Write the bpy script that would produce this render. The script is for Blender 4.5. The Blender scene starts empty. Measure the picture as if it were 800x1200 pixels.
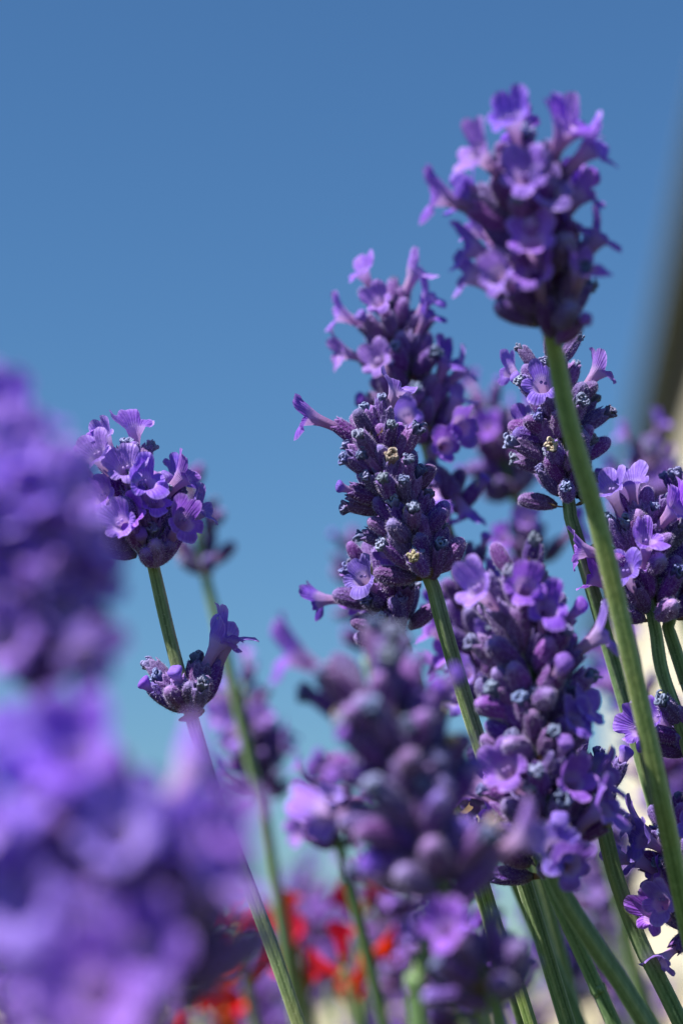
import bpy, math, random
from math import sin, cos, pi, radians, sqrt
from mathutils import Vector, Matrix

# ------------------------------------------------------------------ camera
CAM_Z = 0.52
PITCH = radians(13.5)
LENS, SENSOR_H = 50.0, 23.5
FPX = 1200 * LENS / SENSOR_H
scene = bpy.context.scene
COL = scene.collection
cam_data = bpy.data.cameras.new('camera')
cam = bpy.data.objects.new('camera', cam_data)
COL.objects.link(cam)
cam.location = (0, 0, CAM_Z)
cam.rotation_euler = (pi / 2 + PITCH, 0, 0)
cam_data.sensor_fit = 'VERTICAL'
cam_data.sensor_height = SENSOR_H
cam_data.sensor_width = 15.7
cam_data.lens = LENS
cam_data.clip_start = 0.01
cam_data.clip_end = 2000
cam_data.dof.use_dof = True
cam_data.dof.focus_distance = 0.300
cam_data.dof.aperture_fstop = 6.8
cam_data.dof.aperture_blades = 0
scene.camera = cam

# ------------------------------------------------------------------ sky + sun
SUN_EL, SUN_AZ = radians(52), radians(180 + 55)      # azimuth clockwise from +Y: behind the camera, to the left
to_sun = Vector((sin(SUN_AZ) * cos(SUN_EL), cos(SUN_AZ) * cos(SUN_EL), sin(SUN_EL)))
world = bpy.data.worlds.new('World')
scene.world = world
world.use_nodes = True
wn = world.node_tree
wn.nodes.clear()
sky = wn.nodes.new('ShaderNodeTexSky')
sky.sky_type = 'NISHITA'
sky.sun_disc = False
sky.sun_elevation = SUN_EL
sky.sun_rotation = SUN_AZ
sky.altitude = 0
sky.air_density = 1.5
sky.dust_density = 0.0
sky.ozone_density = 10.0
bg = wn.nodes.new('ShaderNodeBackground')
bg.inputs['Strength'].default_value = 0.0445
wo = wn.nodes.new('ShaderNodeOutputWorld')
tint = wn.nodes.new('ShaderNodeMix')            # one even cast over the whole sky: the clear deep blue of the photograph
tint.data_type = 'RGBA'
tint.blend_type = 'MULTIPLY'
tint.inputs[0].default_value = 1.0
tint.inputs[7].default_value = (0.80, 1.04, 1.19, 1)
wn.links.new(sky.outputs[0], tint.inputs[6])
wn.links.new(tint.outputs[2], bg.inputs[0])
wn.links.new(bg.outputs[0], wo.inputs[0])
sun_data = bpy.data.lights.new('sun', 'SUN')
sun_data.energy = 5.0
sun_data.angle = radians(0.53)
sun_data.color = (1.0, 0.95, 0.87)
sun = bpy.data.objects.new('sun', sun_data)
sun.rotation_euler = to_sun.to_track_quat('Z', 'Y').to_euler()
sun.location = (-3, -3, 6)
COL.objects.link(sun)
scene.view_settings.view_transform = 'Standard'
scene.view_settings.look = 'None'
scene.view_settings.exposure = 0.95
scene.view_settings.gamma = 1.0
scene.view_settings.use_curve_mapping = False
scene.render.engine = 'CYCLES'
scene.cycles.use_denoising = True
scene.cycles.max_bounces = 8
scene.cycles.transmission_bounces = 4
scene.cycles.use_adaptive_sampling = False

# ------------------------------------------------------------------ pixel helper
RIGHT = Vector((1, 0, 0))
FWD = Vector((0, cos(PITCH), sin(PITCH)))
UP = Vector((0, -sin(PITCH), cos(PITCH)))
CAM = Vector((0, 0, CAM_Z))


def ray(x, y):
    return FWD + RIGHT * ((x - 400) / FPX) + UP * ((600 - y) / FPX)


def at(x, y, d):
    """a point of the 800x1200 photograph at depth d metres along the view axis"""
    return CAM + ray(x, y) * d


def at_z(x, y, z):
    r = ray(x, y)
    return CAM + r * ((z - CAM_Z) / r.z)


# ------------------------------------------------------------------ materials
def new_mat(name):
    m = bpy.data.materials.new(name)
    m.use_nodes = True
    nt = m.node_tree
    nt.nodes.clear()
    out = nt.nodes.new('ShaderNodeOutputMaterial')
    return m, nt, out


def N(nt, t, **kw):
    n = nt.nodes.new(t)
    for k, v in kw.items():
        if hasattr(n, k):
            setattr(n, k, v)
        else:
            n.inputs[k.replace('_', ' ')].default_value = v
    return n


def ramp(nt, stops, src):
    r = nt.nodes.new('ShaderNodeValToRGB')
    e = r.color_ramp.elements
    while len(e) < len(stops):
        e.new(0.5)
    for i, (p, c) in enumerate(stops):
        e[i].position = p
        e[i].color = (*c, 1)
    nt.links.new(src, r.inputs[0])
    return r.outputs[0]


def attr(nt, name):
    a = nt.nodes.new('ShaderNodeAttribute')
    a.attribute_name = name
    return a.outputs['Fac']


def noise(nt, scale, detail=3, vec=None, rough=0.55):
    n = nt.nodes.new('ShaderNodeTexNoise')
    n.inputs['Scale'].default_value = scale
    n.inputs['Detail'].default_value = detail
    n.inputs['Roughness'].default_value = rough
    if vec is None:
        tc = nt.nodes.new('ShaderNodeTexCoord')
        vec = tc.outputs['Object']
    nt.links.new(vec, n.inputs['Vector'])
    return n.outputs['Fac']


def mix(nt, a, b, fac, mode='MIX'):
    m = nt.nodes.new('ShaderNodeMix')
    m.data_type = 'RGBA'
    m.blend_type = mode
    for sock, v in ((m.inputs[6], a), (m.inputs[7], b)):
        if isinstance(v, tuple):
            sock.default_value = (*v, 1)
        else:
            nt.links.new(v, sock)
    if isinstance(fac, (int, float)):
        m.inputs[0].default_value = fac
    else:
        nt.links.new(fac, m.inputs[0])
    return m.outputs[2]


def math_node(nt, op, a, b=0.0, clamp=False):
    m = nt.nodes.new('ShaderNodeMath')
    m.operation = op
    m.use_clamp = clamp
    for i, v in enumerate((a, b)):
        if isinstance(v, (int, float)):
            m.inputs[i].default_value = v
        else:
            nt.links.new(v, m.inputs[i])
    return m.outputs[0]


def vary(nt, col, hue=0.03, val=0.3, sat=0.15):
    """a little difference in colour from one flower to the next"""
    oi = nt.nodes.new('ShaderNodeObjectInfo')
    rnd = oi.outputs['Random']
    h = nt.nodes.new('ShaderNodeHueSaturation')
    nt.links.new(math_node(nt, 'ADD', math_node(nt, 'MULTIPLY', rnd, hue), 0.5 - hue / 2), h.inputs['Hue'])
    r2 = math_node(nt, 'FRACT', math_node(nt, 'MULTIPLY', rnd, 7.31))
    nt.links.new(math_node(nt, 'ADD', math_node(nt, 'MULTIPLY', r2, val), 1 - val / 2), h.inputs['Value'])
    r3 = math_node(nt, 'FRACT', math_node(nt, 'MULTIPLY', rnd, 13.7))
    nt.links.new(math_node(nt, 'ADD', math_node(nt, 'MULTIPLY', r3, sat), 1 - sat / 2), h.inputs['Saturation'])
    nt.links.new(col, h.inputs['Color'])
    return h.outputs[0]


def bump(nt, h, strength=0.5, dist=0.0002):
    b = nt.nodes.new('ShaderNodeBump')
    b.inputs['Strength'].default_value = strength
    b.inputs['Distance'].default_value = dist
    nt.links.new(h, b.inputs['Height'])
    return b.outputs[0]


def principled(nt, col, rough=0.6, spec=0.3, normal=None, sheen=0.0, sheen_tint=(1, 1, 1), sheen_rough=0.4):
    p = nt.nodes.new('ShaderNodeBsdfPrincipled')
    if isinstance(col, tuple):
        p.inputs['Base Color'].default_value = (*col, 1)
    else:
        nt.links.new(col, p.inputs['Base Color'])
    p.inputs['Roughness'].default_value = rough
    p.inputs['Specular IOR Level'].default_value = spec
    p.inputs['Sheen Weight'].default_value = sheen
    p.inputs['Sheen Tint'].default_value = (*sheen_tint, 1)
    p.inputs['Sheen Roughness'].default_value = sheen_rough
    if normal is not None:
        nt.links.new(normal, p.inputs['Normal'])
    return p.outputs[0]


def leafy(nt, out, shader, col, amount, normal=None):
    t = nt.nodes.new('ShaderNodeBsdfTranslucent')
    if isinstance(col, tuple):
        t.inputs[0].default_value = (*col, 1)
    else:
        nt.links.new(col, t.inputs[0])
    if normal is not None:
        nt.links.new(normal, t.inputs['Normal'])
    m = nt.nodes.new('ShaderNodeMixShader')
    m.inputs[0].default_value = amount
    nt.links.new(shader, m.inputs[1])
    nt.links.new(t.outputs[0], m.inputs[2])
    nt.links.new(m.outputs[0], out.inputs[0])


M = {}
# petals: pale pinkish tube, pale throat, violet lobes with darker veins
m, nt, out = new_mat('petal')
c = ramp(nt, [(0.0, (0.36, 0.16, 0.40)), (0.30, (0.56, 0.33, 0.64)), (0.46, (0.56, 0.38, 0.82)),
              (0.62, (0.32, 0.155, 0.74)), (0.88, (0.29, 0.13, 0.72)), (1.0, (0.45, 0.28, 0.85))], attr(nt, 't'))
vein = math_node(nt, 'POWER', math_node(nt, 'ABSOLUTE', math_node(nt, 'SINE', math_node(nt, 'MULTIPLY', attr(nt, 'u'), 17.0))), 0.5)
n1 = noise(nt, 1400, 4)
c = mix(nt, mix(nt, c, (0.13, 0.04, 0.42), 0.30), c, vein)
c = mix(nt, c, (0.50, 0.34, 0.86), math_node(nt, 'MULTIPLY', math_node(nt, 'SUBTRACT', n1, 0.45, True), 1.0))
c = vary(nt, c, 0.035, 0.30, 0.2)
hgt = math_node(nt, 'ADD', math_node(nt, 'MULTIPLY', vein, 0.5), n1)
nb = bump(nt, hgt, 0.55, 0.00025)
leafy(nt, out, principled(nt, c, 0.5, 0.25, nb, 0.08, (0.85, 0.75, 1.0), 0.5), c, 0.38, nb)
M['petal'] = m

# calyx: velvety dusky purple, greyer at the foot, darker bluish at the mouth
m, nt, out = new_mat('calyx')
c = ramp(nt, [(0.0, (0.15, 0.15, 0.09)), (0.14, (0.125, 0.068, 0.175)), (0.45, (0.112, 0.038, 0.205)),
              (0.85, (0.105, 0.040, 0.210)), (1.0, (0.24, 0.16, 0.42))], attr(nt, 't'))
rib = attr(nt, 'u')
c = mix(nt, c, (0.20, 0.11, 0.37), math_node(nt, 'MULTIPLY', rib, 0.45))
n1 = noise(nt, 2600, 3)
c = mix(nt, c, (0.30, 0.20, 0.50), math_node(nt, 'MULTIPLY', math_node(nt, 'SUBTRACT', n1, 0.5, True), 2.4))
c = vary(nt, c, 0.06, 0.6, 0.3)
nb = bump(nt, n1, 0.7, 0.0003)
s = principled(nt, c, 0.75, 0.2, nb, 0.2, (0.78, 0.66, 1.0), 0.35)
nt.links.new(s, out.inputs[0])
M['calyx'] = m

# the short felt hairs on calyx and stem
m, nt, out = new_mat('felt_hair')
leafy(nt, out, principled(nt, (0.66, 0.57, 0.86), 0.6, 0.3), (0.66, 0.57, 0.86), 0.4)
M['hair'] = m
m, nt, out = new_mat('stem_hair')
leafy(nt, out, principled(nt, (0.55, 0.58, 0.42), 0.6, 0.3), (0.5, 0.55, 0.38), 0.4)
M['stem_hair'] = m

# spent flowers, curled up in the mouth of the calyx
def withered(name, stops):
    m, nt, out = new_mat(name)
    c = ramp(nt, stops, math_node(nt, 'ADD', math_node(nt, 'MULTIPLY', attr(nt, 't'), 0.55), math_node(nt, 'MULTIPLY', noise(nt, 1700, 4), 0.5)))
    c = vary(nt, c, 0.05, 0.5, 0.5)
    nt.links.new(principled(nt, c, 0.6, 0.3, bump(nt, noise(nt, 3000, 3), 0.6, 0.0002), 0.2, (0.8, 0.85, 1.0)), out.inputs[0])
    M[name] = m


withered('withered_blue', [(0.2, (0.028, 0.024, 0.075)), (0.5, (0.09, 0.09, 0.23)), (0.8, (0.27, 0.30, 0.50))])
withered('withered_tan', [(0.2, (0.10, 0.065, 0.05)), (0.5, (0.28, 0.20, 0.14)), (0.8, (0.52, 0.45, 0.34))])

# stem: four-angled, pale ridges and greener grooves
m, nt, out = new_mat('stem')
tc = nt.nodes.new('ShaderNodeTexCoord')
mp = nt.nodes.new('ShaderNodeMapping')
mp.inputs['Scale'].default_value = (1, 1, 0.12)
nt.links.new(tc.outputs['Object'], mp.inputs[0])
n1 = noise(nt, 1800, 4, mp.outputs[0])
n2 = noise(nt, 90, 2)
u = attr(nt, 'u')
c = ramp(nt, [(0.0, (0.080, 0.150, 0.048)), (0.45, (0.190, 0.290, 0.110)), (1.0, (0.36, 0.44, 0.23))],
         math_node(nt, 'ADD', math_node(nt, 'MULTIPLY', u, 0.75), math_node(nt, 'MULTIPLY', math_node(nt, 'SUBTRACT', n1, 0.5), 0.9), True))
c = mix(nt, c, (0.27, 0.28, 0.075), math_node(nt, 'MULTIPLY', math_node(nt, 'SUBTRACT', n2, 0.46, True), 1.6))
n3 = noise(nt, 3500, 2)
c = mix(nt, c, (0.42, 0.47, 0.30), math_node(nt, 'MULTIPLY', math_node(nt, 'SUBTRACT', n3, 0.60, True), 3.5))
c = vary(nt, c, 0.05, 0.3, 0.3)
nt.links.new(principled(nt, c, 0.5, 0.4, bump(nt, n1, 0.4, 0.0002), 0.15, (0.9, 1.0, 0.8)), out.inputs[0])
M['stem'] = m

# papery bracts
m, nt, out = new_mat('bract')
c = ramp(nt, [(0.0, (0.22, 0.26, 0.08)), (0.35, (0.30, 0.20, 0.09)), (1.0, (0.44, 0.31, 0.20))], attr(nt, 't'))
c = vary(nt, mix(nt, c, (0.20, 0.12, 0.12), noise(nt, 900, 3)), 0.05, 0.4, 0.3)
leafy(nt, out, principled(nt, c, 0.6, 0.3), c, 0.4)
M['bract'] = m

m, nt, out = new_mat('leaf')
c = ramp(nt, [(0.2, (0.05, 0.085, 0.03)), (0.8, (0.13, 0.19, 0.09))], noise(nt, 14, 3))
leafy(nt, out, principled(nt, c, 0.6, 0.3), c, 0.3)
M['leaf'] = m

m, nt, out = new_mat('red_petal')
c = ramp(nt, [(0.0, (0.50, 0.10, 0.02)), (0.35, (0.66, 0.035, 0.018)), (1.0, (0.72, 0.022, 0.03))], attr(nt, 't'))
c = vary(nt, c, 0.03, 0.3, 0.1)
nb = bump(nt, noise(nt, 700, 3), 0.4, 0.0005)
leafy(nt, out, principled(nt, c, 0.5, 0.3, nb), c, 0.4)
M['red_petal'] = m

m, nt, out = new_mat('red_calyx')
c = ramp(nt, [(0.0, (0.10, 0.15, 0.04)), (1.0, (0.34, 0.05, 0.02))], attr(nt, 't'))
nt.links.new(principled(nt, c, 0.6, 0.3), out.inputs[0])
M['red_calyx'] = m

m, nt, out = new_mat('soil_and_grass')
c = ramp(nt, [(0.35, (0.075, 0.055, 0.035)), (0.55, (0.07, 0.10, 0.03)), (0.8, (0.11, 0.15, 0.05))], noise(nt, 1.3, 8))
nt.links.new(principled(nt, c, 0.9, 0.1, bump(nt, noise(nt, 60, 6), 0.8, 0.03)), out.inputs[0])
M['ground'] = m

m, nt, out = new_mat('cream_render')
c = mix(nt, (0.78, 0.70, 0.55), (0.70, 0.61, 0.46), noise(nt, 1.2, 6))
nt.links.new(principled(nt, c, 0.85, 0.2, bump(nt, noise(nt, 120, 4), 0.4, 0.01)), out.inputs[0])
M['render'] = m


def plain(name, col, col2, rough=0.6, scale=8):
    m, nt, out = new_mat(name)
    c = mix(nt, col, col2, noise(nt, scale, 5))
    nt.links.new(principled(nt, c, rough, 0.3), out.inputs[0])
    M[name] = m


plain('brown_timber', (0.065, 0.045, 0.028), (0.10, 0.075, 0.045), 0.6)
plain('grey_soffit', (0.13, 0.15, 0.17), (0.17, 0.19, 0.21), 0.7)
plain('roof_tile', (0.16, 0.085, 0.06), (0.10, 0.06, 0.05), 0.8)
plain('zinc', (0.16, 0.17, 0.17), (0.22, 0.23, 0.23), 0.45)

# ------------------------------------------------------------------ mesh helpers
MM = 0.001


class MB:
    """collects vertices (in metres), faces, two vertex attributes and material slots"""
    def __init__(self):
        self.v, self.f, self.t, self.u, self.mi = [], [], [], [], []

    def vert(self, p, t=0.0, u=0.0):
        self.v.append(tuple(p)); self.t.append(t); self.u.append(u)
        return len(self.v) - 1

    def face(self, ids, mi=0):
        self.f.append(tuple(ids)); self.mi.append(mi)

    def grid(self, rows, closed=True, mi=0):
        for a, b in zip(rows, rows[1:]):
            n = len(a)
            for i in range(n if closed else n - 1):
                j = (i + 1) % n
                self.face((a[i], a[j], b[j], b[i]), mi)

    def add(self, other, mat, mi_map=None):
        o = len(self.v)
        for p, t, u in zip(other.v, other.t, other.u):
            self.v.append(tuple(mat @ Vector(p))); self.t.append(t); self.u.append(u)
        for f, mi in zip(other.f, other.mi):
            self.f.append(tuple(i + o for i in f)); self.mi.append(mi_map[mi] if mi_map else mi)

    def box(self, x0, x1, y0, y1, z0, z1, mi=0):
        ids = [self.vert((x, y, z)) for z in (z0, z1) for y in (y0, y1) for x in (x0, x1)]
        for q in ((0, 2, 3, 1), (4, 5, 7, 6), (0, 1, 5, 4), (2, 6, 7, 3), (0, 4, 6, 2), (1, 3, 7, 5)):
            self.face([ids[i] for i in q], mi)

    def mesh(self, name, mats, smooth=True):
        me = bpy.data.meshes.new(name)
        me.from_pydata(self.v, [], self.f)
        for m in mats:
            me.materials.append(M[m])
        me.polygons.foreach_set('material_index', self.mi)
        me.polygons.foreach_set('use_smooth', [smooth] * len(self.f))
        for nm, vals in (('t', self.t), ('u', self.u)):
            a = me.attributes.new(nm, 'FLOAT', 'POINT')
            a.data.foreach_set('value', vals)
        me.update()
        return me


def link(name, data, parent=None, matrix=None):
    o = bpy.data.objects.new(name, data)
    COL.objects.link(o)
    if parent is not None:
        o.parent = parent
    if matrix is not None:
        o.matrix_local = matrix
    return o


def interp(pts, z):
    for (z0, r0), (z1, r1) in zip(pts, pts[1:]):
        if z <= z1:
            k = (z - z0) / (z1 - z0)
            return r0 + (r1 - r0) * k
    return pts[-1][1]


def spl(pts, z):
    """smooth interpolation through profile points"""
    n = len(pts)
    for i in range(n - 1):
        if z <= pts[i + 1][0] or i == n - 2:
            z0, r0 = pts[i]; z1, r1 = pts[i + 1]
            k = max(0, min(1, (z - z0) / (z1 - z0)))
            m0 = (r1 - pts[i - 1][1]) / (z1 - pts[i - 1][0]) if i > 0 else (r1 - r0) / (z1 - z0)
            m1 = (pts[i + 2][1] - r0) / (pts[i + 2][0] - z0) if i < n - 2 else (r1 - r0) / (z1 - z0)
            h = z1 - z0
            return ((2 * k**3 - 3 * k**2 + 1) * r0 + (k**3 - 2 * k**2 + k) * h * m0 + (-2 * k**3 + 3 * k**2) * r1 + (k**3 - k**2) * h * m1)


def add_hairs(mb, rng, count, length, width, pick, mi):
    for _ in range(count):
        p, nrm, along = pick()
        d = (nrm + along * rng.uniform(0.0, 0.8) + Vector((rng.uniform(-.4, .4), rng.uniform(-.4, .4), rng.uniform(-.4, .4)))).normalized()
        side = d.cross(Vector((rng.uniform(-1, 1), rng.uniform(-1, 1), rng.uniform(-1, 1)))).normalized() * width
        L = length * rng.uniform(0.5, 1.2)
        a = mb.vert(p - side); b = mb.vert(p + side); c = mb.vert(p + d * L)
        mb.face((a, b, c), mi)


LC = 5.3   # calyx length, mm


def calyx_mb(seed, closed, segs=40, hairs=560, nr=11):
    rng = random.Random(seed)
    mb = MB()
    fat = rng.uniform(0.94, 1.08)
    if closed:
        prof = [(0, .38), (.5, .62), (1.4, .98), (2.8, 1.20), (4.2, 1.16), (5.2, .98), (5.8, .68), (6.15, .30), (6.22, .02)]
        zs = [0, .4, .9, 1.6, 2.4, 3.2, 4.0, 4.7, 5.3, 5.7, 6.0, 6.15, 6.22]
    else:
        prof = [(0, .38), (.5, .62), (1.4, .98), (2.8, 1.18), (4.2, 1.20), (5.2, 1.12), (6.0, 1.02)]
        zs = [0, .4, .9, 1.6, 2.4, 3.2, 4.0, 4.7, 5.3, 5.7, 6.0]
    bend = rng.uniform(-0.012, 0.022)
    ph = rng.uniform(0, 6.28)
    nrib = 10

    def pos(z, a):
        z_ = z
        if not closed and z > 5.2:
            z_ = z + (z - 5.2) * 0.55 * cos(5 * a + ph)
        rib = cos(nrib * a)
        r = spl(prof, z) * fat * (1 + 0.055 * rib * min(1, z / 1.5) * (1 if not closed else max(0, 1 - max(0, z - 4.8) / 1.2)))
        r *= 1 + 0.05 * sin(3 * a + ph + z * .7)
        return Vector((r * cos(a) + bend * z * z, r * sin(a), z_ * LC / 6)) * MM, rib

    rows = []
    for z in zs:
        row = []
        for i in range(segs):
            a = 2 * pi * i / segs
            p, rib = pos(z, a)
            row.append(mb.vert(p, z / 6.2, max(0, rib)))
        rows.append(row)
    mb.grid(rows)
    if not closed:          # the mouth falls back inside
        rows2 = [rows[-1]]
        for z, k in ((5.6, .80), (4.6, .72)):
            rows2.append([mb.vert(Vector((k * cos(2 * pi * i / segs) + bend * 33, k * sin(2 * pi * i / segs), z * LC / 6)) * MM, 0.9, 0) for i in range(segs)])
        mb.grid(rows2)
        c = mb.vert(Vector((bend * 30, 0, 4.6 * LC / 6)) * MM, 0.9, 0)
        for i in range(segs):
            mb.face((rows2[-1][i], rows2[-1][(i + 1) % segs], c))

    def pick():
        z = rng.uniform(0.5, 6.0); a = rng.uniform(0, 2 * pi)
        p, _ = pos(z, a)
        return p, Vector((cos(a), sin(a), 0.1)), Vector((0, 0, 1))
    if hairs:
        add_hairs(mb, rng, hairs, 0.36 * MM, 0.022 * MM, pick, 1)
    return mb


def smax(vals, k=14.0):
    return math.log(sum(math.exp(k * v) for v in vals)) / k


def corolla_mb(seed, nu=72, nv=11, ntube=7):
    """open two-lipped flower: tube along +Z, two broad lobes above (+X), three small ones below"""
    rng = random.Random(seed)
    mb = MB()
    T = rng.uniform(2.6, 3.3)
    bend = rng.uniform(0.0, 0.05)
    hood = seed % 5 < 3
    up_open = rng.uniform(-2, 24) if hood else rng.uniform(18, 42)
    low_open = rng.uniform(75, 112)
    g = lambda s: rng.gauss(0, s)
    lobes = [(radians(32 + g(3)), radians(43), 2.95 + g(.18)), (radians(-32 + g(3)), radians(43), 2.95 + g(.18)),
             (radians(104 + g(4)), radians(32), 1.55 + g(.15)), (radians(-104 + g(4)), radians(32), 1.55 + g(.15)),
             (radians(180 + g(4)), radians(40), 2.0 + g(.15))]
    ph = [rng.uniform(0, 6.28) for _ in range(6)]
    size = rng.uniform(0.92, 1.12)
    tube = [(-2.0, .50), (0, .58), (T * .5, .66), (T * .8, .86), (T, 1.15)]
    rows = []
    for i in range(ntube):
        z = -2.0 + (T + 2.0) * i / (ntube - 1)
        row = []
        for j in range(nu):
            a = 2 * pi * j / nu
            r = spl(tube, z) * (1 + 0.04 * sin(5 * a + ph[0]))
            row.append(mb.vert(Vector((r * cos(a) - bend * max(0, z)**2, r * sin(a) * .95, z)) * MM, 0.44 * i / (ntube - 1), a))
        rows.append(row)
    x0 = -bend * T * T
    limb = [[] for _ in range(nv)]
    for j in range(nu):
        a = 2 * pi * j / nu
        aa = (a + pi) % (2 * pi) - pi
        cand = [0.55]
        for (c, w, L) in lobes:
            d = abs((a - c + pi) % (2 * pi) - pi) / w
            cand.append(L * sqrt(max(0.0, 1 - d**2.4)) if d < 1 else 0)
        L = smax(cand) * size
        upw = 0.5 + 0.5 * cos(aa)                # 1 above, 0 below
        upw = upw * upw * (3 - 2 * upw)
        th_end = radians(low_open * (1 - upw) + up_open * upw)
        r, z = 1.15, T
        w_lobe = 0.22 * sin(3 * a + ph[1]) + 0.16 * sin(7 * a + ph[2])
        for k in range(nv):
            v = (k + 1) / nv
            th = radians(22) + (th_end - radians(22)) * min(1, v * 1.8)
            th += radians(28) * max(0, v - 0.65) / 0.35 * (0.6 + 0.8 * sin(2 * a + ph[3]))     # rims roll back
            r += L / nv * sin(th); z += L / nv * cos(th)
            ruf = w_lobe * v * v + 0.05 * sin(19 * a + ph[4]) * v
            p = Vector(((r - ruf * cos(th)) * cos(a) + x0, (r - ruf * cos(th)) * sin(a), z + ruf * sin(th)))
            limb[k].append(mb.vert(p * MM, 0.46 + 0.54 * v, a))
    mb.grid(rows + limb)
    # throat: two tiny pale anther bumps
    for s in (-1, 1):
        blob(mb, Vector((0.35 + x0, 0.28 * s, T + 0.15)) * MM, 0.22 * MM, rng, 0.45)
    return mb


def blob(mb, c, r, rng, t=0.5, mi=0, stretch=None, ns=7, nr=5):
    rows = []
    st = stretch or Vector((1, 1, 1))
    for i in range(nr):
        th = pi * (i + 0.15) / (nr - 1 + 0.3)
        rows.append([mb.vert(c + Vector((sin(th) * cos(2 * pi * j / ns) * st.x, sin(th) * sin(2 * pi * j / ns) * st.y, -cos(th) * st.z)) * r * rng.uniform(.85, 1.15), t, 0) for j in range(ns)])
    mb.grid(rows, True, mi)
    mb.face(list(reversed(rows[0])), mi); mb.face(rows[-1], mi)


def bud_mb(seed, nu=28):
    """unopened flower: a short tube swelling into a rounded knob"""
    rng = random.Random(seed)
    mb = MB()
    H = rng.uniform(2.2, 3.6)
    prof = [(-1.5, .5), (0, .62), (H * .4, .74), (H * .7, 1.10), (H * .88, 1.05), (H * .98, .6), (H, .03)]
    ph = rng.uniform(0, 6.28)
    rows = []
    for z in [-1.5, 0, H * .25, H * .45, H * .6, H * .72, H * .84, H * .93, H * .98, H]:
        rows.append([mb.vert(Vector((spl(prof, z) * (1 + .10 * cos(4 * a + ph) * max(0, z / H)) * cos(a) + .04 * z * z, spl(prof, z) * (1 + .10 * cos(4 * a + ph) * max(0, z / H)) * sin(a), z)) * MM,
                             0.25 + 0.5 * max(0, z) / H, a) for a in [2 * pi * i / nu for i in range(nu)]])
    mb.grid(rows)
    return mb


def withered_mb(seed):
    """shrivelled flower: a crumpled cup whose lobes have curled into little worms"""
    rng = random.Random(seed)
    mb = MB()
    nu = 30
    H = rng.uniform(0.7, 1.5)
    ph = [rng.uniform(0, 6.28) for _ in range(4)]
    rows = []
    for z, r, t in ((-1.2, .62, .1), (0, .70, .2), (H * .5, .80, .35), (H, .98, .6), (H + .25, .84, .75), (H + .05, .5, .2), (H - .3, .2, .05)):
        row = []
        for i in range(nu):
            a = 2 * pi * i / nu
            k = max(0, min(1, (z + .2) / H))
            rr = r * (1 + k * (.20 * sin(5 * a + ph[0]) + .10 * sin(9 * a + ph[1])))
            row.append(mb.vert(Vector((rr * cos(a), rr * sin(a), z + k * .22 * sin(4 * a + ph[2]))) * MM, t, a))
        rows.append(row)
    mb.grid(rows)
    mb.face(rows[-1])
    for k in range(rng.randint(6, 8)):
        a0 = rng.uniform(0, 6.28)
        c = Vector((cos(a0), sin(a0), 0)) * rng.uniform(.35, .85) + Vector((0, 0, H + rng.uniform(.05, .45)))
        e1 = Vector((rng.uniform(-1, 1), rng.uniform(-1, 1), rng.uniform(-.4, .6))).normalized()
        e2 = e1.orthogonal().normalized()
        R = rng.uniform(.28, .48)
        arc = rng.uniform(2.2, 4.6)
        rws = []
        for i in range(8):
            b = arc * i / 7
            p = c + (e1 * cos(b) + e2 * sin(b)) * R
            rad = (e1 * cos(b) + e2 * sin(b)); bi = e1.cross(e2)
            tr = .20 * (0.55 + 0.45 * sin(pi * (i + .5) / 8))
            rws.append([mb.vert((p + (rad * cos(q) + bi * sin(q)) * tr) * MM, .55 + .45 * rng.random(), 0) for q in [2 * pi * j / 6 for j in range(6)]])
        mb.grid(rws)
        mb.face(list(reversed(rws[0]))); mb.face(rws[-1])
    return mb


def bract_mb(seed):
    rng = random.Random(seed)
    mb = MB()
    L = rng.uniform(4.0, 6.0); W = rng.uniform(1.5, 2.3)
    rows = []
    for i in range(9):
        k = i / 8
        w = W * (sin(pi * min(1, k * 1.25)) ** .8 if k < .8 else .02) + .10 * (1 - k) + .05
        row = []
        for j in range(7):
            s = (j - 3) / 3
            row.append(mb.vert(Vector((-.5 * w * .5 * (1 - s * s) + .055 * (k * L)**2 + rng.uniform(-.06, .06), s * w, k * L)) * MM, k, s))
        rows.append(row)
    mb.grid(rows, False)
    return mb


HAIR = ['calyx', 'hair']
ME = {
    'calyx_open': [calyx_mb(10 + i, False).mesh('calyx', HAIR) for i in range(5)],
    'calyx_closed': [calyx_mb(30 + i, True).mesh('calyx', HAIR) for i in range(5)],
    'corolla': [corolla_mb(50 + i).mesh('corolla', ['petal']) for i in range(10)],
    'bud': [bud_mb(70 + i).mesh('flower_bud', ['petal']) for i in range(4)],
    'withered_blue': [withered_mb(80 + i).mesh('withered_corolla', ['withered_blue']) for i in range(6)],
    'withered_tan': [withered_mb(90 + i).mesh('withered_corolla', ['withered_tan']) for i in range(3)],
    'bract': [bract_mb(100 + i).mesh('bract', ['bract']) for i in range(4)],
}


# ------------------------------------------------------------------ curves and stems
def catmull(pts, n_per=10):
    P = [pts[0] * 2 - pts[1]] + list(pts) + [pts[-1] * 2 - pts[-2]]
    res = []
    for i in range(1, len(P) - 2):
        for k in range(n_per):
            t = k / n_per
            a, b, c, d = P[i - 1], P[i], P[i + 1], P[i + 2]
            res.append(0.5 * ((2 * b) + (c - a) * t + (2 * a - 5 * b + 4 * c - d) * t * t + (3 * b - a - 3 * c + d) * t**3))
    res.append(pts[-1].copy())
    return res


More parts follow.
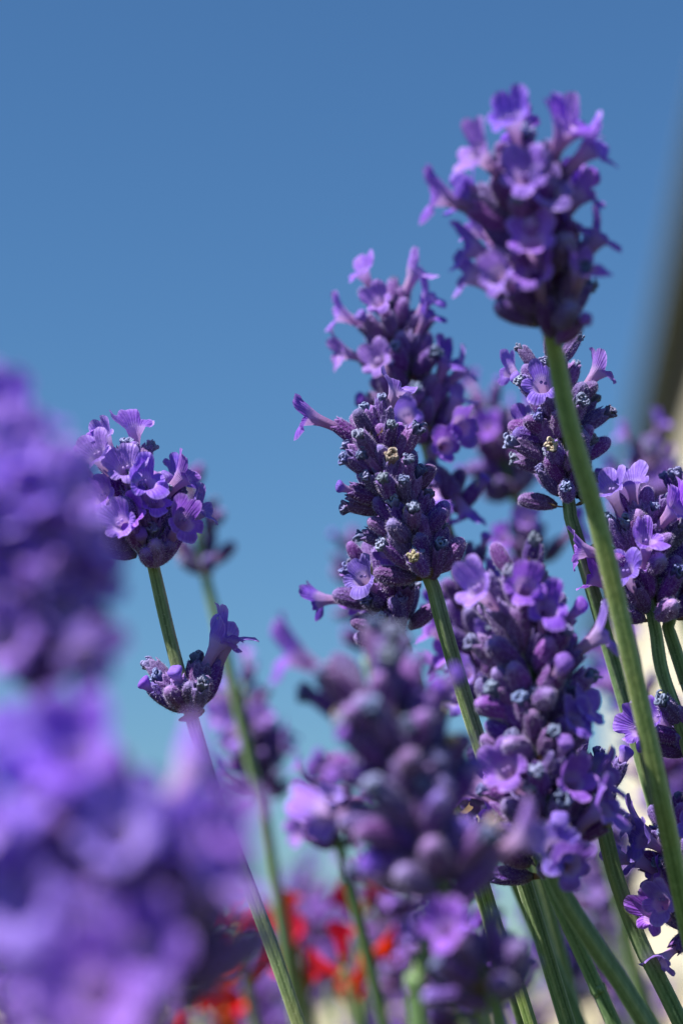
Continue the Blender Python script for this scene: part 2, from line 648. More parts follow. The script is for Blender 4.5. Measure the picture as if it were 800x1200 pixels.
def to_ground(pts):
    """continue a stem from its last seen point down to the soil, straightening as it goes"""
    P = pts[-1]
    T = (pts[-1] - pts[-2]).normalized()
    if T.z > -0.3:
        T.z = -0.3; T.normalize()
    h = P.z
    G = Vector((P.x + T.x / -T.z * h * 0.55, P.y + T.y / -T.z * h * 0.55, 0.0))
    c1 = P + T * (h * 0.40)
    c2 = G + Vector((0, 0, h * 0.3))
    return [P * (1 - k)**3 + c1 * 3 * k * (1 - k)**2 + c2 * 3 * k * k * (1 - k) + G * k**3 for k in (0.12, 0.3, 0.5, 0.7, 0.86, 1.0)]


def tube_mb(path, radii, rng, square=True, segs=24, hairs=0, hair_span=None, roll=None):
    mb = MB()
    n = len(path)
    t0 = (path[1] - path[0]).normalized()
    nrm = t0.cross(Vector((0.3, 1, 0.2))).normalized()
    roll = rng.uniform(0, 1.6) if roll is None else roll
    rows, frames = [], []
    for i, p in enumerate(path):
        t = (path[min(n - 1, i + 1)] - path[max(0, i - 1)]).normalized()
        nrm = (nrm - t * nrm.dot(t)).normalized()
        bi = t.cross(nrm)
        r = interp(radii, i / (n - 1))
        frames.append((p, nrm.copy(), bi, t, r))
        row = []
        for j in range(segs):
            a = 2 * pi * j / segs
            k = (1 + .10 * cos(4 * a) + .035 * cos(12 * a)) if square else 1 + 0.03 * sin(3 * a + i)
            row.append(mb.vert(p + (nrm * cos(a + roll) + bi * sin(a + roll)) * r * k, i / (n - 1), 0.5 + .35 * cos(4 * a) + .3 * cos(12 * a) if square else .5))
        rows.append(row)
    mb.grid(rows)
    mb.face(list(reversed(rows[0]))); mb.face(rows[-1])
    if hairs:
        def pick():
            i = rng.randrange(0, min(n - 1, hair_span or n - 1))
            k = rng.random(); a = rng.uniform(0, 6.28)
            f, g = frames[i], frames[i + 1]
            nn = f[1] * cos(a) + f[2] * sin(a)
            return f[0].lerp(g[0], k) + nn * f[4] * .98, nn, f[3] * 0.2
        add_hairs(mb, rng, hairs, 0.24 * MM, 0.016 * MM, pick, 1)
    return mb


def frame(dirv, xv):
    z = dirv.normalized()
    x = (xv - z * xv.dot(z))
    x = x.normalized() if x.length > 1e-6 else z.orthogonal().normalized()
    y = z.cross(x)
    return Matrix(((x.x, y.x, z.x), (x.y, y.y, z.y), (x.z, y.z, z.z)))


def trs(loc, rot3, s):
    m = rot3.to_4x4()
    m = m @ Matrix.Diagonal((s, s, s, 1))
    m.translation = loc
    return m


def floret(root, base, loc, dirv, xv, kind, rng, s):
    roll = Matrix.Rotation(rng.gauss(0, 0.35), 3, 'Z')
    R = frame(dirv, xv) @ roll
    s *= rng.uniform(0.90, 1.10)
    closed = kind == 'closed'
    c = link('calyx', rng.choice(ME['calyx_closed' if closed else 'calyx_open']), root, trs(loc - base, R, s))
    if closed:
        return
    ms = {'open': ('corolla', 'corolla'), 'bud': ('bud', 'flower_bud'), 'blue': ('withered_blue', 'withered_corolla'), 'tan': ('withered_tan', 'withered_corolla')}[kind]
    tilt = Matrix.Rotation(rng.gauss(0, 0.08), 3, 'X') @ Matrix.Rotation(rng.gauss(0, 0.08), 3, 'Y')
    if kind in ('blue', 'tan'):
        tilt = Matrix.Rotation(rng.uniform(0, 6.28), 3, 'Z') @ tilt
    link(ms[1], rng.choice(ME[ms[0]]), c, trs(Vector((0, 0, LC * MM * rng.uniform(.93, 1.0))), tilt, rng.uniform(.95, 1.15) if kind == 'open' else rng.uniform(.72, .98)))


def pick_kind(rng, mixw):
    x = rng.random() * sum(mixw.values())
    for k, w in mixw.items():
        x -= w
        if x <= 0:
            return k
    return 'closed'


MIX_A = dict(open=.0, bud=.05, blue=.36, tan=.05, closed=.54)
MIX_OPEN = dict(open=.34, bud=.08, blue=.20, tan=.02, closed=.36)
MIX_SOME = dict(open=.14, bud=.06, blue=.34, tan=.05, closed=.41)
MIX_DARK = dict(open=.06, bud=.08, blue=.22, tan=.02, closed=.62)


def lavender(label, axis, stem, group=None, mixw=MIX_SOME, flowers=(), s=1.0, seed=1, r=0.95, extra_whorls=(), spacing=5.0,
             density=1.0, wide=1.0, hairs=2500, calyces=()):
    """one lavender stalk: axis = (x,y,depth) from tip to foot of the spike, stem = further points below it"""
    rng = random.Random(seed)
    A = catmull([at(*p) for p in axis], 12)
    S = [at(*p) for p in stem]
    G = to_ground([A[-1]] + S)
    base = G[-1].copy()
    root = link('lavender_stalk', None)
    root.location = base
    root.empty_display_size = 0.02
    root['label'] = label
    root['category'] = 'lavender'
    if group:
        root['group'] = group
    # the stem, from inside the spike down to the soil
    low = catmull([A[-1]] + S + G, 8)
    path = A[:-1] + low
    mb = tube_mb([p - base for p in path], [(0, r * .45 * MM), (.92 * len(A) / len(path), r * .92 * MM), (1.1 * len(A) / len(path), r * MM), (1, r * 1.2 * MM)], rng, hairs=hairs, hair_span=len(A) + 8 * (len(S) + 1))
    # give the spike part a thinner core and the visible part its full width
    link('stem', mb.mesh('stem', ['stem', 'stem_hair']), root)
    # arc length along the spike
    cum = [0.0]
    for a, b in zip(A, A[1:]):
        cum.append(cum[-1] + (b - a).length)
    full = A + low[1:]

    def along(dist):
        if dist <= 0:
            t = (A[0] - A[1]).normalized()
            return A[0] + t * -dist, t
        acc = 0
        for a, b in zip(full, full[1:]):
            L = (b - a).length
            if acc + L >= dist:
                return a.lerp(b, (dist - acc) / L), (a - b).normalized()
            acc += L
        return full[-1], (full[-2] - full[-1]).normalized()
    total = cum[-1]
    nw = max(2, round(total / (spacing * s * MM)))
    # flowers whose place the photograph shows
    Lt = (LC + 3.8) * s * MM
    for (fx, fy, kind, side, below) in flowers:
        d0 = axis[0][2]
        best = None
        for i in range(-3, 60):
            di = (total + 0.006) * i / 55
            p, t = along(di)
            dd = p - CAM
            dz = dd.dot(FWD)
            px = 400 + FPX * dd.dot(RIGHT) / dz; py = 600 - FPX * dd.dot(UP) / dz
            q = (px - fx)**2 + (py - fy)**2
            if best is None or q < best[0]:
                best = (q, di, dz)
        _, di, dz = best
        p, t = along(min(total, di + 6.0 * s * MM) if below is None else total + below * MM)
        goal = at(fx, fy, dz)
        w = goal - p
        inpl = w - FWD * w.dot(FWD)
        ratio = min(0.97, inpl.length / Lt)
        dv = inpl.normalized() * ratio - FWD * (sqrt(1 - ratio**2) * side * .8)
        if inpl.length > Lt:
            p = p + inpl.normalized() * min(1.6 * s * MM, inpl.length - Lt)
        floret(root, base, p + dv * 0.6 * s * MM, dv, t, kind, rng, s)
    # whorls
    whorls = [(2.2 * s * MM + (total - 4.6 * s * MM) * (k / (nw - 1)), k / (nw - 1)) for k in range(nw)]
    for e in extra_whorls:
        whorls.append((total + e[0] * MM, 1.0))
    phi0 = rng.uniform(0, 6.28)
    for wi, (dist, k) in enumerate(whorls):
        p, t = along(dist)
        e1 = t.orthogonal().normalized(); e2 = t.cross(e1)
        extra = wi >= nw
        n = int(round((4 + 8 * min(1, k * 2.2)) * density))
        n = extra_whorls[wi - nw][1] if extra else n
        if wi == 0:
            n = 3
        phi0 += pi / 2 + rng.gauss(0, .2)
        for i in range(n):
            phi = phi0 + 2 * pi * (i + rng.uniform(-.28, .28)) / n
            rad = e1 * cos(phi) + e2 * sin(phi)
            tier = i % 3
            a = radians({0: 62, 1: 46, 2: 30}[tier] + rng.gauss(0, 7)) * (0.55 + 0.45 * min(1, k * 2 + .15)) * wide
            a = min(a, radians(70))
            dv = t * cos(a) + rad * sin(a)
            lift = ({0: -0.2, 1: 0.6, 2: 1.8}[tier] if wi else 0.3) + rng.uniform(-.6, .6)
            loc = p + rad * (1.2 if tier < 2 else 0.9) * s * MM + t * lift * s * MM + dv * (0.5 * s * MM)
            xv = t * sin(a) - rad * cos(a)
            floret(root, base, loc, dv, xv, pick_kind(rng, mixw), rng, s * (0.80 + 0.20 * min(1, k * 3)))
        for h in (0, pi):
            if rng.random() < .8:
                phi = phi0 + h + rng.gauss(0, .2)
                rad = e1 * cos(phi) + e2 * sin(phi)
                a = radians(rng.uniform(55, 85))
                dv = t * cos(a) + rad * sin(a)
                link('bract', rng.choice(ME['bract']), root, trs(p + rad * .7 * MM - t * .8 * s * MM - base, frame(dv, t), s * rng.uniform(.5, .8)))
    return root


# ------------------------------------------------------------------ the setting: ground and house
def tag(o, label, cat, group=None, kind=None):
    if label: o['label'] = label
    if cat: o['category'] = cat
    if group: o['group'] = group
    if kind: o['kind'] = kind


gm = MB()
K = 24
ids = {}
rng = random.Random(3)
ext = [-600, -200, -80, -30, -12, -6, -3, -1.5, -.6, 0, .6, 1.5, 3, 6, 12, 30, 80, 200, 600]
for i, x in enumerate(ext):
    for j, y in enumerate(ext):
        ids[i, j] = gm.vert((x, y, -0.004 + (0.02 * rng.uniform(-1, 0) if max(abs(x), abs(y)) < 20 else -0.02)))
for i in range(len(ext) - 1):
    for j in range(len(ext) - 1):
        gm.face((ids[i, j], ids[i + 1, j], ids[i + 1, j + 1], ids[i, j + 1]))
g = link('ground', gm.mesh('ground', ['ground']))
tag(g, 'grassy garden soil under the lavender', 'ground', kind='structure')

# house on the right: its long eave runs away from the camera
EAVE_Z = CAM_Z + 4.0
p1 = at_z(758, 520, EAVE_Z)
p2 = at_z(822, 250, EAVE_Z)
hd = Vector((p1.x - p2.x, p1.y - p2.y, 0)).normalized()          # along the house, away from the camera
hn = Vector((hd.y, -hd.x, 0))                                      # into the house, to the right
org = Vector((p2.x, p2.y, 0)) - hd * 2.2
length = 15.5
over = 0.12
house = link('house', None)
house.location = org
house.rotation_euler = (0, 0, math.atan2(hd.y, hd.x))
tag(house, 'cream rendered house with dark brown eave behind the lavender', 'house')
# local frame: +X along the house, -Y into the house
D = 7.0
RISE = D * 0.36
mb = MB()
x0, x1 = 0.5, length - 0.4
ya, yb = -over, -over - D
vv = [mb.vert(p) for p in ((x0, ya, 0), (x1, ya, 0), (x1, yb, 0), (x0, yb, 0), (x0, ya, EAVE_Z - .06), (x1, ya, EAVE_Z - .06), (x1, yb, EAVE_Z - .06), (x0, yb, EAVE_Z - .06),
                           (x0, (ya + yb) / 2, EAVE_Z + RISE), (x1, (ya + yb) / 2, EAVE_Z + RISE))]
for f in ((0, 1, 5, 4), (2, 3, 7, 6), (1, 2, 6, 9, 5), (3, 0, 4, 8, 7)):
    mb.face([vv[i] for i in f])
link('wall', mb.mesh('wall', ['render'], False), house)
mb = MB(); mb.box(0, length, ya - .02, -.03, EAVE_Z - .05, EAVE_Z - .02)
link('soffit', mb.mesh('soffit', ['grey_soffit'], False), house)
mb = MB(); mb.box(x0 - .02, x1 + .02, ya - .01, ya + .025, EAVE_Z - .40, EAVE_Z - .052)
link('frieze_board', mb.mesh('frieze_board', ['brown_timber'], False), house)
mb = MB(); mb.box(0, length, -.028, 0.0, EAVE_Z - .14, EAVE_Z + .10)
fb = link('fascia_board', mb.mesh('fascia_board', ['brown_timber'], False), house)
mb = MB()
rows = []
for x in (0.02, length - .02):
    rows.append([mb.vert((x, .075 + .06 * cos(a), EAVE_Z + .06 + .06 * sin(a))) for a in [pi + pi * i / 12 for i in range(13)]] +
                [mb.vert((x, .075 + .055 * cos(a), EAVE_Z + .06 + .055 * sin(a))) for a in [2 * pi - pi * i / 12 for i in range(13)]])
mb.grid(rows)
link('gutter', mb.mesh('gutter', ['zinc']), house)
mb = MB()
for sgn, ye in ((1, 0.03), (-1, yb - over - 0.03)):
    ym = (ya + yb) / 2
    a = [mb.vert(p) for p in ((-.05, ye, EAVE_Z + .11), (length + .05, ye, EAVE_Z + .11), (length + .05, ym, EAVE_Z + RISE + .28), (-.05, ym, EAVE_Z + RISE + .28),
                              (-.05, ye, EAVE_Z + .02), (length + .05, ye, EAVE_Z + .02), (length + .05, ym, EAVE_Z + RISE + .19), (-.05, ym, EAVE_Z + RISE + .19))]
    for f in ((0, 1, 2, 3), (7, 6, 5, 4), (0, 4, 5, 1), (1, 5, 6, 2), (0, 3, 7, 4)):
        mb.face([a[i] for i in f])
link('roof', mb.mesh('roof', ['roof_tile'], False), house)

# low pale garden wall closing the garden behind the flowers
gw = link('garden_wall', None)
gw.location = (-1.0, 13.0, 0)
tag(gw, 'low pale garden wall behind the red flowers', 'wall')
mb = MB(); mb.box(-6, 3.2, 0, .25, 0, .78)
link('wall', mb.mesh('wall', ['render'], False), gw)
for i in range(12):
    mb = MB(); mb.box(-6 + i * .77 + .006, -6 + (i + 1) * .77 - .006, -.04, .29, .78, .85)
    link('coping_stone', mb.mesh('coping_stone', ['grey_soffit'], False), gw)

# ------------------------------------------------------------------ the lavender stalks
O, B_, W, T_, C_ = 'open', 'bud', 'blue', 'tan', 'closed'


def fl(*pts):
    return [(p[0], p[1], p[2] if len(p) > 2 else O, p[3] if len(p) > 3 else 1, p[4] if len(p) > 4 else None) for p in pts]


lavender('tallest lavender spike, many open violet florets seen from below on a thick green stem',
         [(609, 185, .266), (624, 280, .268), (648, 404, .270)],
         [(668, 500, .272), (700, 612, .274), (740, 780, .277), (775, 940, .280), (803, 1075, .284), (830, 1200, .29)],
         mixw=dict(open=.26, bud=.10, blue=.16, tan=.02, closed=.46), seed=12, r=1.20, density=.9, spacing=5.0, s=1.14,
         flowers=fl((600, 142), (561, 187), (608, 225), (664, 154), (681, 180), (692, 217), (706, 277), (512, 229), (553, 289),
                    (626, 337), (676, 326), (690, 370, B_), (640, 232), (618, 130, W), (560, 155, W), (624, 178, W)))

lavender('sharp lavender spike of fuzzy calyces with two open florets near its tip',
         [(436, 492, .300), (458, 570, .300), (508, 690, .300)],
         [(520, 735, .300), (545, 820, .302), (590, 960, .304), (640, 1120, .306)],
         mixw=MIX_A, seed=23, r=.95, density=1.08, spacing=4.6,
         flowers=fl((366, 487, O, .2), (461, 452, O, .5), (418, 458, W), (463, 482, W), (413, 523, W), (456, 525, T_), (390, 512, W, .3), (415, 548, W),
                    (493, 545, W, .3), (515, 555, W, .3), (453, 575, W), (474, 582, T_), (528, 590, W, .3), (518, 622, W), (483, 632, W), (440, 508, C_)))

lavender('half-open lavender spike rising just behind the sharp fuzzy calyx spike',
         [(454, 352, .335), (473, 435, .335), (503, 532, .335)],
         [(520, 610, .336), (545, 700, .338), (580, 830, .34), (625, 1000, .345)],
         mixw=MIX_DARK, seed=31, r=.95, density=1.0, s=1.05, extra_whorls=((9.5, 7),),
         flowers=fl((424, 318), (484, 316), (397, 368), (400, 410), (503, 352), (500, 372), (540, 430), (535, 470), (528, 505), (515, 525), (445, 432), (512, 590), (548, 606)))

lavender('short lavender cluster with frayed florets tucked under the sharp calyx spike',
         [(428, 655, .310), (450, 705, .310), (475, 760, .310)],
         [(500, 850, .312), (540, 980, .315), (590, 1130, .32)], mixw=MIX_SOME, seed=41, density=.9,
         flowers=fl((430, 680), (455, 665, W), (470, 690, W)))

lavender('dark narrow lavender spike half hidden behind the thick green stem',
         [(640, 418, .305), (655, 500, .305), (668, 606, .305)],
         [(690, 680, .307), (725, 800, .31), (765, 940, .312), (800, 1080, .315)],
         mixw=dict(open=.02, bud=.06, blue=.34, tan=.03, closed=.55), seed=55, density=1.1, spacing=4.9, wide=1.1,
         flowers=fl((702, 434, O, .2), (592, 440, B_, .2), (686, 490, W), (700, 505, W, .3), (618, 478, W), (634, 520, W)))

lavender('plump lavender spike with veined open florets in front of the cream house',
         [(744, 598, .300), (753, 665, .300), (768, 742, .300)],
         [(776, 790, .300), (800, 860, .300), (840, 1000, .303)],
         mixw=dict(open=.10, bud=.08, blue=.40, tan=.05, closed=.37), seed=61, density=1.2, spacing=4.8, wide=1.1, s=1.06,
         flowers=fl((737, 557, O, .4), (712, 580, O, .6), (776, 600, O, .7), (682, 636, O, .2), (768, 582, W, .5), (728, 605, W, .6), (800, 610, O, .3)))

lavender('lavender spike crowding the plump veined one, on a slender curved stem',
         [(812, 570, .308), (808, 640, .306), (782, 735, .304)],
         [(800, 790, .304), (830, 880, .304)], mixw=MIX_SOME, seed=63, density=.9)

lavender('long heavy lavender spike with bright open florets low on one side',
         [(608, 660, .283), (622, 810, .282), (643, 1010, .281)],
         [(665, 1058, .281), (705, 1120, .282), (765, 1212, .284)],
         mixw=dict(open=.03, bud=.09, blue=.38, tan=.06, closed=.44), seed=77, density=1.2, s=1.18, spacing=4.5, wide=1.1, r=1.1,
         flowers=fl((604, 684), (636, 714), (556, 690), (670, 838), (690, 830), (665, 905), (700, 905), (690, 945), (595, 905), (640, 985), (655, 1000), (708, 930), (560, 740, T_), (588, 655, W), (628, 650, W), (700, 740), (690, 700, B_),
                    (560, 790, W), (600, 800, W), (625, 790, W)))

lavender('blurred purple lavender spike leaning left in front of the long heavy one',
         [(428, 770, .240), (470, 900, .238), (524, 1060, .236)],
         [(505, 1100, .236), (488, 1160, .236), (492, 1215, .236)],
         mixw=dict(open=.06, bud=.20, blue=.30, tan=.08, closed=.36), seed=83, density=1.25, s=1.22, wide=1.2, spacing=4.3,
         flowers=fl((352, 772, O, .2), (338, 880, B_, .1), (455, 745, W), (400, 790, C_), (390, 830, W), (590, 990, O, .5), (550, 940, B_), (480, 820, W), (420, 1000, B_), (520, 860, W)), hairs=0)

lavender('small blurred lavender whorl on a short stalk low among the green stems',
         [(562, 1128, .236), (580, 1180, .236)],
         [(590, 1215, .236), (605, 1260, .237)],
         mixw=MIX_DARK, seed=91, density=.9, hairs=0, wide=1.25,
         flowers=fl((630, 1125, B_, .1), (520, 1165, B_, .1)))

lavender('lavender head of open florets above a separate lower whorl on a yellow-green stem',
         [(146, 545, .300), (158, 600, .300), (180, 664, .300)],
         [(200, 750, .300), (226, 845, .300), (258, 950, .299), (300, 1060, .298), (352, 1205, .297)],
         mixw=MIX_OPEN, seed=98, density=1.0, r=.92, spacing=4.0, s=1.08,
         extra_whorls=((20.8, 3),),
         flowers=fl((124, 507, O, .6), (154, 560, O, .8), (207, 562, O, .6), (225, 610, O, .3), (132, 588, O, .6), (148, 498, W, .3), (160, 542, W, 1), (182, 603, W, 1), (208, 545, B_, .3), (105, 560, O, .3), (172, 575, O, 1), (128, 545, O, .8), (185, 590, O, .8), (165, 620, B_, 1), (190, 630, C_, 1), (172, 635, C_, 1), (205, 632, C_, .6), (210, 620, O, .7), (160, 600, O, 1), (195, 540, C_, .5),
                    (252, 750, O, .4, 20.8), (205, 773, B_, .9, 20.8), (161, 797, B_, .3, 20.8), (172, 776, W, .4, 20.8), (190, 792, C_, 1, 20.6), (226, 785, C_, .9, 20.6), (240, 800, C_, .3, 20.6), (231, 768, W, -.3, 20.6)))

lavender('tall soft blurred lavender spike covering part of the head on the yellow-green stem',
         [(0, 540, .200), (17, 650, .199), (40, 800, .198)],
         [(85, 880, .188), (100, 990, .188), (115, 1200, .188)],
         mixw=dict(open=.34, bud=.10, blue=.14, tan=.02, closed=.40), seed=103, density=1.1, hairs=0, s=1.16, spacing=4.2,
         flowers=fl((10, 480), (70, 550), (35, 525), (95, 630), (30, 660), (110, 690), (80, 710), (45, 590), (85, 595), (30, 760), (100, 770), (0, 600), (60, 640), (10, 700)))

lavender('widest soft blurred lavender spike, low in front of the yellow-green stem',
         [(92, 945, .184), (138, 1040, .183), (182, 1215, .180)],
         [(195, 1290, .180), (205, 1360, .181)],
         mixw=dict(open=.12, bud=.10, blue=.20, tan=.04, closed=.54), seed=109, density=1.0, hairs=0, s=1.48, wide=1.12, spacing=4.0,
         flowers=fl((256, 955), (250, 1010), (60, 915), (100, 890), (20, 880), (40, 1010), (150, 960), (80, 1100), (230, 960), (20, 940), (272, 950), (278, 1015), (60, 1050), (30, 1130), (75, 1165), (150, 1150), (190, 1080), (120, 1060)))

lavender('faint thin lavender spike with gaps, standing behind the yellow-green stem',
         [(222, 560, .405), (228, 610, .405), (243, 684, .405)],
         [(262, 760, .406), (288, 870, .408), (312, 980, .41), (330, 1090, .412)],
         mixw=MIX_DARK, seed=113, density=.55, hairs=0, spacing=7, r=.95)

lavender('blurred lavender spike behind the dark narrow one, alone against the sky',
         [(566, 478, .390), (585, 530, .390), (607, 592, .390)],
         [(622, 640, .392), (650, 760, .395), (690, 920, .40)],
         mixw=MIX_OPEN, seed=127, density=.8, hairs=0, extra_whorls=((11, 7),))

lavender('blurred lavender spike glowing between the leaning purple spike and the yellow-green stem',
         [(283, 800, .43), (295, 870, .43), (310, 950, .43)],
         [(325, 1040, .432), (345, 1150, .435)], mixw=MIX_OPEN, seed=131, density=.9, hairs=0)

lavender('small square-looking blurred lavender head beside the red flowers',
         [(378, 918, .385), (390, 960, .385), (402, 1005, .385)],
         [(415, 1060, .386), (440, 1160, .39)], mixw=MIX_OPEN, seed=137, density=.9, hairs=0)

lavender('lavender floret cluster poking out past the thick green stem toward the heavy spike',
         [(800, 845, .302), (822, 885, .302)],
         [(840, 960, .303), (860, 1060, .304)], mixw=MIX_DARK, seed=139, density=.8,
         flowers=fl((752, 845, O, .2), (775, 850, O, .5), (735, 870, B_, .1)))

lavender('bright lavender florets hanging beside the lower end of the thick green stem',
         [(790, 960, .302), (805, 1020, .302), (818, 1085, .302)],
         [(832, 1150, .303), (850, 1240, .304)], mixw=MIX_OPEN, seed=149, density=1.0,
         flowers=fl((745, 965, O, .3), (765, 985, O, .5), (752, 1010, O, .3), (775, 1030, O, .3), (790, 1075, O, .3), (798, 1100, O, .2)))

lavender('blurred lavender tip in front of the house, above the veined florets',
         [(758, 528, .42), (768, 580, .42), (782, 640, .42)],
         [(800, 720, .422), (830, 840, .425)], mixw=MIX_OPEN, seed=151, density=.9, hairs=0)

lavender('dim blurred lavender spike behind the short frayed cluster',
         [(418, 640, .43), (428, 700, .43), (445, 770, .43)],
         [(470, 860, .432), (505, 980, .435)], mixw=MIX_DARK, seed=157, density=.8, hairs=0)

lavender('lavender spike squeezed behind the heavy spike and the sharp calyx spike',
         [(545, 655, .335), (560, 740, .335), (580, 850, .335)],
         [(600, 960, .336), (640, 1100, .338)], mixw=MIX_OPEN, seed=163, density=1.0, hairs=0)

# stalks whose flowering ends are hidden behind nearer spikes: mostly their green stems show
lavender('bright green lavender stem coming out from behind the heavy spike toward the thick stem',
         [(668, 880, .300), (685, 925, .300), (705, 962, .300)],
         [(722, 1030, .300), (752, 1110, .300), (800, 1205, .301)], mixw=MIX_SOME, seed=167, density=.9, r=1.12)
lavender('dark shaded lavender stem beside the heavy spike\'s stem',
         [(600, 930, .292), (622, 985, .292), (645, 1040, .292)],
         [(668, 1090, .292), (700, 1160, .292), (725, 1215, .292)], mixw=MIX_SOME, seed=173, density=.8, r=1.0)
lavender('pale blurred lavender stem between the small low whorl and the heavy spike',
         [(560, 900, .33), (580, 960, .33), (600, 1020, .33)],
         [(625, 1080, .332), (655, 1150, .334), (685, 1220, .336)], mixw=MIX_SOME, seed=179, density=.8, r=1.1, hairs=0)
lavender('thin speckled lavender stem rising beside the small low whorl',
         [(530, 930, .30), (548, 985, .30), (565, 1030, .30)],
         [(580, 1080, .30), (605, 1150, .30), (628, 1220, .30)], mixw=MIX_SOME, seed=181, density=.7, r=.8)

# ------------------------------------------------------------------ farther stalks: too small and soft to show single florets
def spike_mb(seed, n_whorls):
    rng = random.Random(seed)
    cal = [calyx_mb(200 + i, True, 8, 0) for i in range(2)]
    cor = [corolla_mb(210 + i, 20, 3, 3) for i in range(3)]
    wit = MB(); blob(wit, Vector((0, 0, LC + .3)) * MM, 0.9 * MM, rng, .6)
    mb = MB()
    for k in range(n_whorls):
        z = -k * 5.2 * MM
        n = 4 if k == 0 else rng.randint(7, 10)
        ph = rng.uniform(0, 6)
        for i in range(n):
            phi = ph + 6.283 * (i + rng.uniform(-.3, .3)) / n
            rad = Vector((cos(phi), sin(phi), 0))
            a = radians(rng.uniform(25, 65)) * (.5 if k == 0 else 1)
            dv = Vector((0, 0, cos(a))) + rad * sin(a)
            mt = trs(Vector((0, 0, z)) + rad * .001, frame(dv, Vector((0, 0, 1)) * sin(a) - rad * cos(a)), rng.uniform(.9, 1.1))
            mb.add(rng.choice(cal), mt, {0: 0, 1: 0})
            x = rng.random()
            if x < .42:
                mb.add(rng.choice(cor), mt @ Matrix.Translation((0, 0, LC * MM * .95)), {0: 1})
            elif x < .7:
                mb.add(wit, mt, {0: 2})
    return mb


FAR = [spike_mb(300 + i, 4 + i % 3).mesh('flower_spike', ['calyx', 'petal', 'withered_blue']) for i in range(5)]
FAR_LEN = [(4 + i % 3 - 1) * 5.2 * MM + .004 for i in range(5)]


def far_lavender(x, y, d, rng, label):
    v = rng.randrange(5)
    tip = at(x, y, d)
    lean = Vector((rng.gauss(-.22, .12), rng.gauss(0, .12), 1)).normalized()
    foot = tip - lean * FAR_LEN[v]
    pts = [tip, foot, foot - lean * .05]
    G = to_ground(pts)
    base = G[-1].copy()
    root = link('lavender_stalk', None)
    root.location = base
    tag(root, label, 'lavender', label.replace('stalk', 'stalks'))
    link('stem', tube_mb([p - base for p in catmull(pts + G, 4)], [(0, .5 * MM), (.3, .9 * MM), (1, 1.2 * MM)], rng, segs=8).mesh('stem', ['stem']), root)
    sp = link('flower_spike', FAR[v], root, trs(tip - base, frame(lean, Vector((rng.uniform(-1, 1), rng.uniform(-1, 1), .1))), rng.uniform(.95, 1.1)))
    sp['kind'] = 'stuff'


rng = random.Random(404)
far_groups = {
    'soft far lavender stalk among the red flowers': [(352, 1035, .60), (300, 1085, .66), (376, 1060, .58), (430, 1030, .48), (462, 1070, .5), (425, 1120, .7), (285, 1140, .6), (310, 1150, .75),
                                                      (395, 1110, .75), (372, 1120, .66), (330, 1160, .7), (440, 1170, .62), (250, 1150, .66)],
    'soft far lavender stalk behind the leaning purple spike and the small low whorl': [(480, 1040, .44), (500, 1090, .45), (520, 1130, .5), (545, 1060, .42), (480, 1160, .6), (560, 1170, .6), (610, 1160, .6), (640, 1060, .45)],
    'soft far lavender stalk against the cream house wall': [(700, 965, .47), (672, 985, .5), (722, 1015, .52), (690, 1070, .55), (715, 1120, .6), (740, 1160, .6),
                                                           (660, 1110, .6), (790, 905, .45), (735, 790, .43)],
    'soft far lavender stalk peeping out under the widest blurred spike': [(200, 1165, .6), (150, 1175, .6), (90, 1175, .62), (14, 1010, .46), (40, 1150, .6), (222, 1085, .52), (8, 1100, .5)],
}
for lab, spots in far_groups.items():
    for (x, y, d) in spots:
        far_lavender(x, y, d, rng, lab)

# ------------------------------------------------------------------ red flowers behind
def red_petal_mb(seed):
    """one red trumpet: narrow tube that opens into a hooded upper lip and a drooping lower lip"""
    rng = random.Random(seed)
    mb = MB()
    nu, rows = 24, []
    L = 15.0
    for i in range(11):
        v = i / 10
        row = []
        for j in range(nu):
            a = 2 * pi * j / nu
            upw = .5 + .5 * cos(a)
            r = 1.3 + 2.2 * v**1.6 + (2.4 * max(0, v - .65) / .35) * (1 - upw) * rng.uniform(.9, 1.1)
            z = L * v * (.82 + .18 * upw) - 2.5 * max(0, v - .75) / .25 * (1 - upw)
            row.append(mb.vert(Vector((r * cos(a) + .02 * z * z * .3, r * sin(a), z)) * MM, v, a))
        rows.append(row)
    mb.grid(rows)
    return mb


RED = [red_petal_mb(500 + i).mesh('petal_tube', ['red_petal']) for i in range(3)]
mbc = calyx_mb(520, False, 16, 0)
REDC = mbc.mesh('calyx', ['red_calyx', 'red_calyx'])


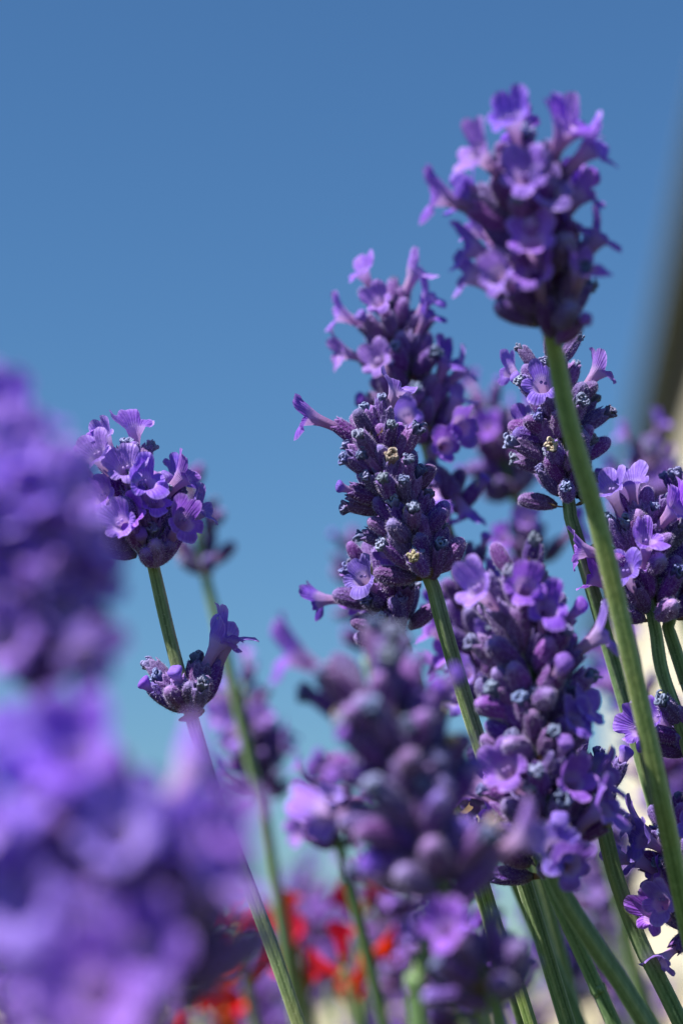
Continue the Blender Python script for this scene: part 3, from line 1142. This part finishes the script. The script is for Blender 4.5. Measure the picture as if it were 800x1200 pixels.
def red_flower(label, pts, d, n, seed, s=1.0):
    rng = random.Random(seed)
    P = [at(x, y, d) for x, y in pts]
    G = to_ground(P)
    base = G[-1].copy()
    root = link('red_flower', None)
    root.location = base
    tag(root, label, 'flower', 'red flowers behind the lavender')
    link('stem', tube_mb([p - base for p in catmull(P + G, 6)], [(0, .7 * MM), (1, 1.6 * MM)], rng, segs=12).mesh('stem', ['stem']), root)
    A = catmull(P, 10)
    t = (A[0] - A[1]).normalized()
    for i in range(n):
        p = A[int((len(A) - 1) * .75 * i / max(1, n - 1))]
        e1 = t.orthogonal().normalized(); e2 = t.cross(e1)
        phi = 2.4 * i + rng.gauss(0, .3)
        a = radians(rng.uniform(20, 65)) if i else radians(10)
        rad = e1 * cos(phi) + e2 * sin(phi)
        dv = t * cos(a) + rad * sin(a)
        m4 = trs(p - base, frame(dv, t * sin(a) - rad * cos(a)), s * rng.uniform(.85, 1.1))
        link('petal_tube', rng.choice(RED), root, m4)
        link('calyx', REDC, root, m4 @ Matrix.Diagonal((1.35, 1.35, .9, 1)))


red_flower('tall red flower head with drooping trumpets behind the dark stem', [(272, 1082), (282, 1125), (296, 1190)], .44, 6, 601, .62)
red_flower('slim red flower spike rising between the dark stem and the grey-green stems', [(340, 1088), (350, 1132), (366, 1200)], .44, 6, 602, .62)
red_flower('red flower with orange calyx just under the small square lavender head', [(426, 1068), (420, 1092), (424, 1180)], .43, 3, 603, .62)
red_flower('orange-red flower head below the one with the orange calyx', [(404, 1132), (410, 1166), (424, 1230)], .42, 4, 604, .62)
red_flower('low dark red flower at the foot of the dark stem', [(262, 1180), (268, 1210), (280, 1260)], .48, 4, 605, .65)
red_flower('sliver of red flower glimpsed between lavender stems', [(538, 1098), (545, 1125), (560, 1190)], .44, 2, 606, .6)
red_flower('faint orange-red flower under the widest blurred lavender spike', [(170, 1178), (178, 1210), (190, 1260)], .46, 3, 607, .7)

# ------------------------------------------------------------------ leaves of the lavender bushes near the ground
mb = MB()
rng = random.Random(77)
for _ in range(9000):
    x, y = rng.uniform(-.7, .8), rng.uniform(-.25, 1.5)
    z = rng.uniform(0.0, .34) * (0.75 + .25 * sin(7 * x + 2) * cos(5 * y))
    d = Vector((rng.gauss(0, .5), rng.gauss(0, .5), 1)).normalized()
    sd = d.orthogonal().normalized()
    sd = Matrix.Rotation(rng.uniform(0, 6.28), 3, d) @ sd
    L = rng.uniform(.03, .055); w = rng.uniform(.0018, .003)
    p = Vector((x, y, z)); q = sd.cross(d) * .004
    ids = [mb.vert(p - sd * w * .4), mb.vert(p + sd * w * .4), mb.vert(p + d * L * .5 + sd * w + q), mb.vert(p + d * L * .5 - sd * w + q), mb.vert(p + d * L - q)]
    mb.face((ids[0], ids[1], ids[2], ids[3])); mb.face((ids[3], ids[2], ids[4]))
o = link('lavender_foliage', mb.mesh('lavender_foliage', ['leaf']))
tag(o, 'narrow grey-green lavender leaves around the feet of the stalks', 'foliage', kind='stuff')
